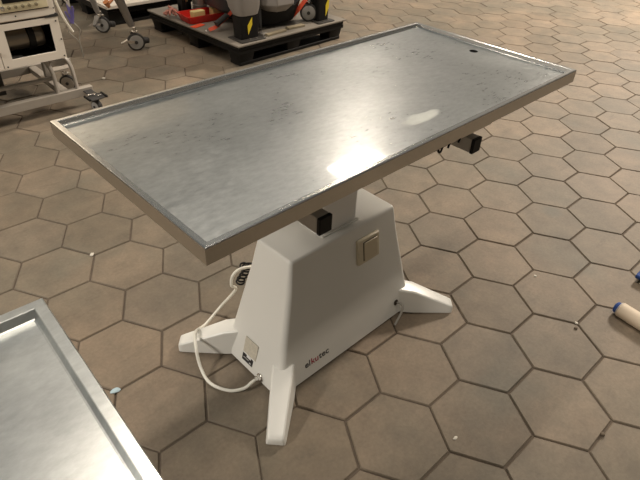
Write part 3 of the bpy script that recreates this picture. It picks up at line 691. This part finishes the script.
for i in range(5):
    a = i * 1.3; tube(bm, [(1.285 + .05 * math.cos(a), 3.10 + .07 * math.sin(a), 0.168 + .01 * i), (1.30, 3.12 + .03 * math.cos(a), 0.20 + .008 * i), (1.30 + .05 * math.cos(a + 2), 3.13 + .06 * math.sin(a + 2), 0.17 + .01 * i)], 0.0095, 8)
tag(obj('rope_bundle', bm, mat('pink_rope', (0.48, 0.20, 0.15), 0.7, var=0.2)), 'pinkish rope bundle at the left corner of the pallet board', 'rope')

# red tray and what stands in it
RT = thing('red_tray', 'long red plastic tray on the pallet board, left of the slate machine', 'tray', (1.5, 2.93, BZ))
bm = new()
ang = math.radians(-4)
def rt(pts): return [Matrix.Rotation(ang, 3, 'Z') @ (p - Vector((1.5, 2.93, 0))) + Vector((1.5, 2.93, 0)) for p in pts]
loft(bm, [rt(rrect(1.515, 2.925, 0.20, 0.085, 0.02, BZ)), rt(rrect(1.515, 2.925, 0.225, 0.105, 0.025, BZ + 0.055)), rt(rrect(1.515, 2.925, 0.215, 0.095, 0.02, BZ + 0.055)), rt(rrect(1.515, 2.925, 0.195, 0.080, 0.02, BZ + 0.010))])
obj('tray_body', bm, M['red'], RT)
bm = new(); loft(bm, [rt(rrect(1.40, 2.875, 0.055, 0.028, 0.01, BZ + 0.0105)), rt(rrect(1.40, 2.875, 0.055, 0.028, 0.01, BZ + 0.085))]); tag(obj('foam_block', bm, M['foam'], None, 0.003), 'yellow foam block at the front left of the red tray', 'foam block', 'foam blocks in the red tray')
bm = new(); loft(bm, [rt(rrect(1.60, 2.90, 0.07, 0.030, 0.01, BZ + 0.0105)), rt(rrect(1.60, 2.90, 0.07, 0.030, 0.01, BZ + 0.080))]); tag(obj('foam_block', bm, M['foam'], None, 0.003), 'yellow foam block at the right end of the red tray, nearer the machine', 'foam block', 'foam blocks in the red tray')
GC = thing('grey_canister', 'grey ribbed canister standing upright behind the yellow foam of the red tray', 'canister', (1.56, 3.10, BZ))
bm = new(); turned(bm, (1.56, 3.10, BZ), (0, 0, 1), [(0, 0.052), (0.01, 0.058), (0.30, 0.058), (0.31, 0.05), (0.33, 0.03)], 24); obj('body', bm, M['greyplastic'], GC)
bm = new()
for z in (0.06, 0.12, 0.18, 0.24): turned(bm, (1.56, 3.10, BZ + z), (0, 0, 1), [(0, 0.058), (0.002, 0.061), (0.008, 0.061), (0.010, 0.058)], 24)
obj('rib', bm, M['greyplastic'], GC)
BB = thing('black_bracket', 'black bracket tower with small silver fittings, left of the grey canister', 'bracket', (1.39, 3.12, BZ))
bm = new(); box(bm, 1.385, 1.42, 3.08, 3.15, BZ, BZ + 0.34); box(bm, 1.445, 1.48, 3.10, 3.15, BZ, BZ + 0.34); box(bm, 1.385, 1.48, 3.10, 3.15, BZ, BZ + 0.08); box(bm, 1.42, 1.445, 3.11, 3.13, BZ + 0.18, BZ + 0.22); obj('frame', bm, M['black'], BB, 0.003)
bm = new(); box(bm, 1.421, 1.444, 3.085, 3.10, BZ + 0.10, BZ + 0.16); cyl(bm, (1.433, 3.09, BZ + 0.16), (1.433, 3.09, BZ + 0.18), 0.008, n=10); obj('fitting', bm, M['chrome'], BB, 0.002)
# wood offcuts under the machine
random.seed(2)
for i, (x, y, l, w, a, lb) in enumerate(((1.70, 2.30, 0.20, 0.035, 0.12, 'brown wood offcut lying closest to the left black post'), (1.92, 2.33, 0.16, 0.045, -0.05, 'brown wood offcut between the middle housing and the castor'), (1.60, 2.335, 0.055, 0.05, 0.3, 'small grey block beside the left black post'))):
    bm = new(); box(bm, x - l / 2, x + l / 2, y - w / 2, y + w / 2, BZ, BZ + 0.016, rot=Matrix.Rotation(a, 3, 'Z'))
    tag(obj('wood_offcut' if i < 2 else 'small_block', bm, M['wood'] if i < 2 else M['greyplastic'], None, 0.002), lb, 'offcut' if i < 2 else 'block')

# ---------------------------------------------------------------- things on the floor at the right
CT_ = thing('cardboard_tube', 'cream cardboard tube with a blue end lying at the right edge', 'tube', (0.87, -0.73, 0))
ca = Vector((0.862, -0.722, 0.030)); dr_ = Vector((0.20, -1.0, 0)).normalized()
ca = Vector((0.872, -0.690, 0.029)); dr_ = Vector((-0.12, -1.0, 0)).normalized()
bm = new(); u, v = basis(dr_)
turned(bm, ca, dr_, [(0, 0.026), (0.002, 0.0285), (0.55, 0.0285), (0.552, 0.026)], 32); obj('sleeve', bm, M['kraft'], CT_)
bm = new(); turned(bm, ca - dr_ * 0.018, dr_, [(-0.002, 0.014), (0.002, 0.021), (0.018, 0.0235)], 24); obj('plug', bm, M['blue'], CT_, props={'label': 'blue plug'})
bm = new(); turned(bm, ca - dr_ * 0.005, dr_, [(0, 0.0242), (0.001, 0.026), (0.005, 0.0268)], 24); obj('film', bm, M['clear'], CT_, props={'label': 'greyish film collar'})
BR = thing('striped_brush', 'blue brush with pale bristle stripes cut off by the right edge', 'brush', (1.19, -0.67, 0))
bm = new(); box(bm, 1.115, 1.24, -0.738, -0.651, 0.018, 0.034); obj('back', bm, M['blue'], BR, 0.004)
bm = new()
for i in range(9):
    for j in range(5): cyl(bm, (1.122 + i * 0.0138, -0.729 + j * 0.0165, 0.0), (1.122 + i * 0.0138, -0.729 + j * 0.0165, 0.020), 0.0045, n=6)
obj('bristles', bm, M['clear'], BR)

# grit
def grit(x, y, s, m, label, seed, flat=0.5, l=1.0):
    random.seed(seed); bm = new(); bmesh.ops.create_icosphere(bm, subdivisions=2, radius=s)
    for vv in bm.verts: vv.co = Vector((vv.co.x * l, vv.co.y, vv.co.z * flat)) * random.uniform(0.85, 1.15)
    zmin = min(vv.co.z for vv in bm.verts)
    bmesh.ops.rotate(bm, verts=bm.verts, matrix=Matrix.Rotation(seed, 3, 'Z'), cent=(0, 0, 0))
    bmesh.ops.translate(bm, verts=bm.verts, vec=(x, y, -zmin - 0.0006))
    tag(obj('grit', bm, m), label, 'grit')
grit(0.708, -0.607, 0.0065, M['stone'], 'pale pebble on the floor near the blue-ended tube', 1)
grit(0.682, -0.618, 0.0065, M['brownstone'], 'brown crumb just below the pale pebble near the tube', 2)
grit(-0.018, -0.583, 0.0045, M['stone'], 'thin white chip on the floor below the table front', 3, 0.4, 1.8)
grit(0.321, -0.874, 0.007, M['brownstone'], 'dark pebble in the joint at the lower right', 4, 0.8)
grit(0.835, -0.372, 0.006, M['stone'], 'white speck at a paver corner right of the far foot', 5)
grit(-0.672, 0.221, 0.010, M['bluechip'], 'pale blue chip on the floor beside the tray table edge', 6, 0.3, 1.6)
grit(-0.433, 0.892, 0.008, M['stone'], 'white crumb on the pavers left of the table', 7, 0.5, 1.4)
grit(0.453, 2.61, 0.012, M['stone'], 'white bit on the pavers between cart and trolley castor', 8)
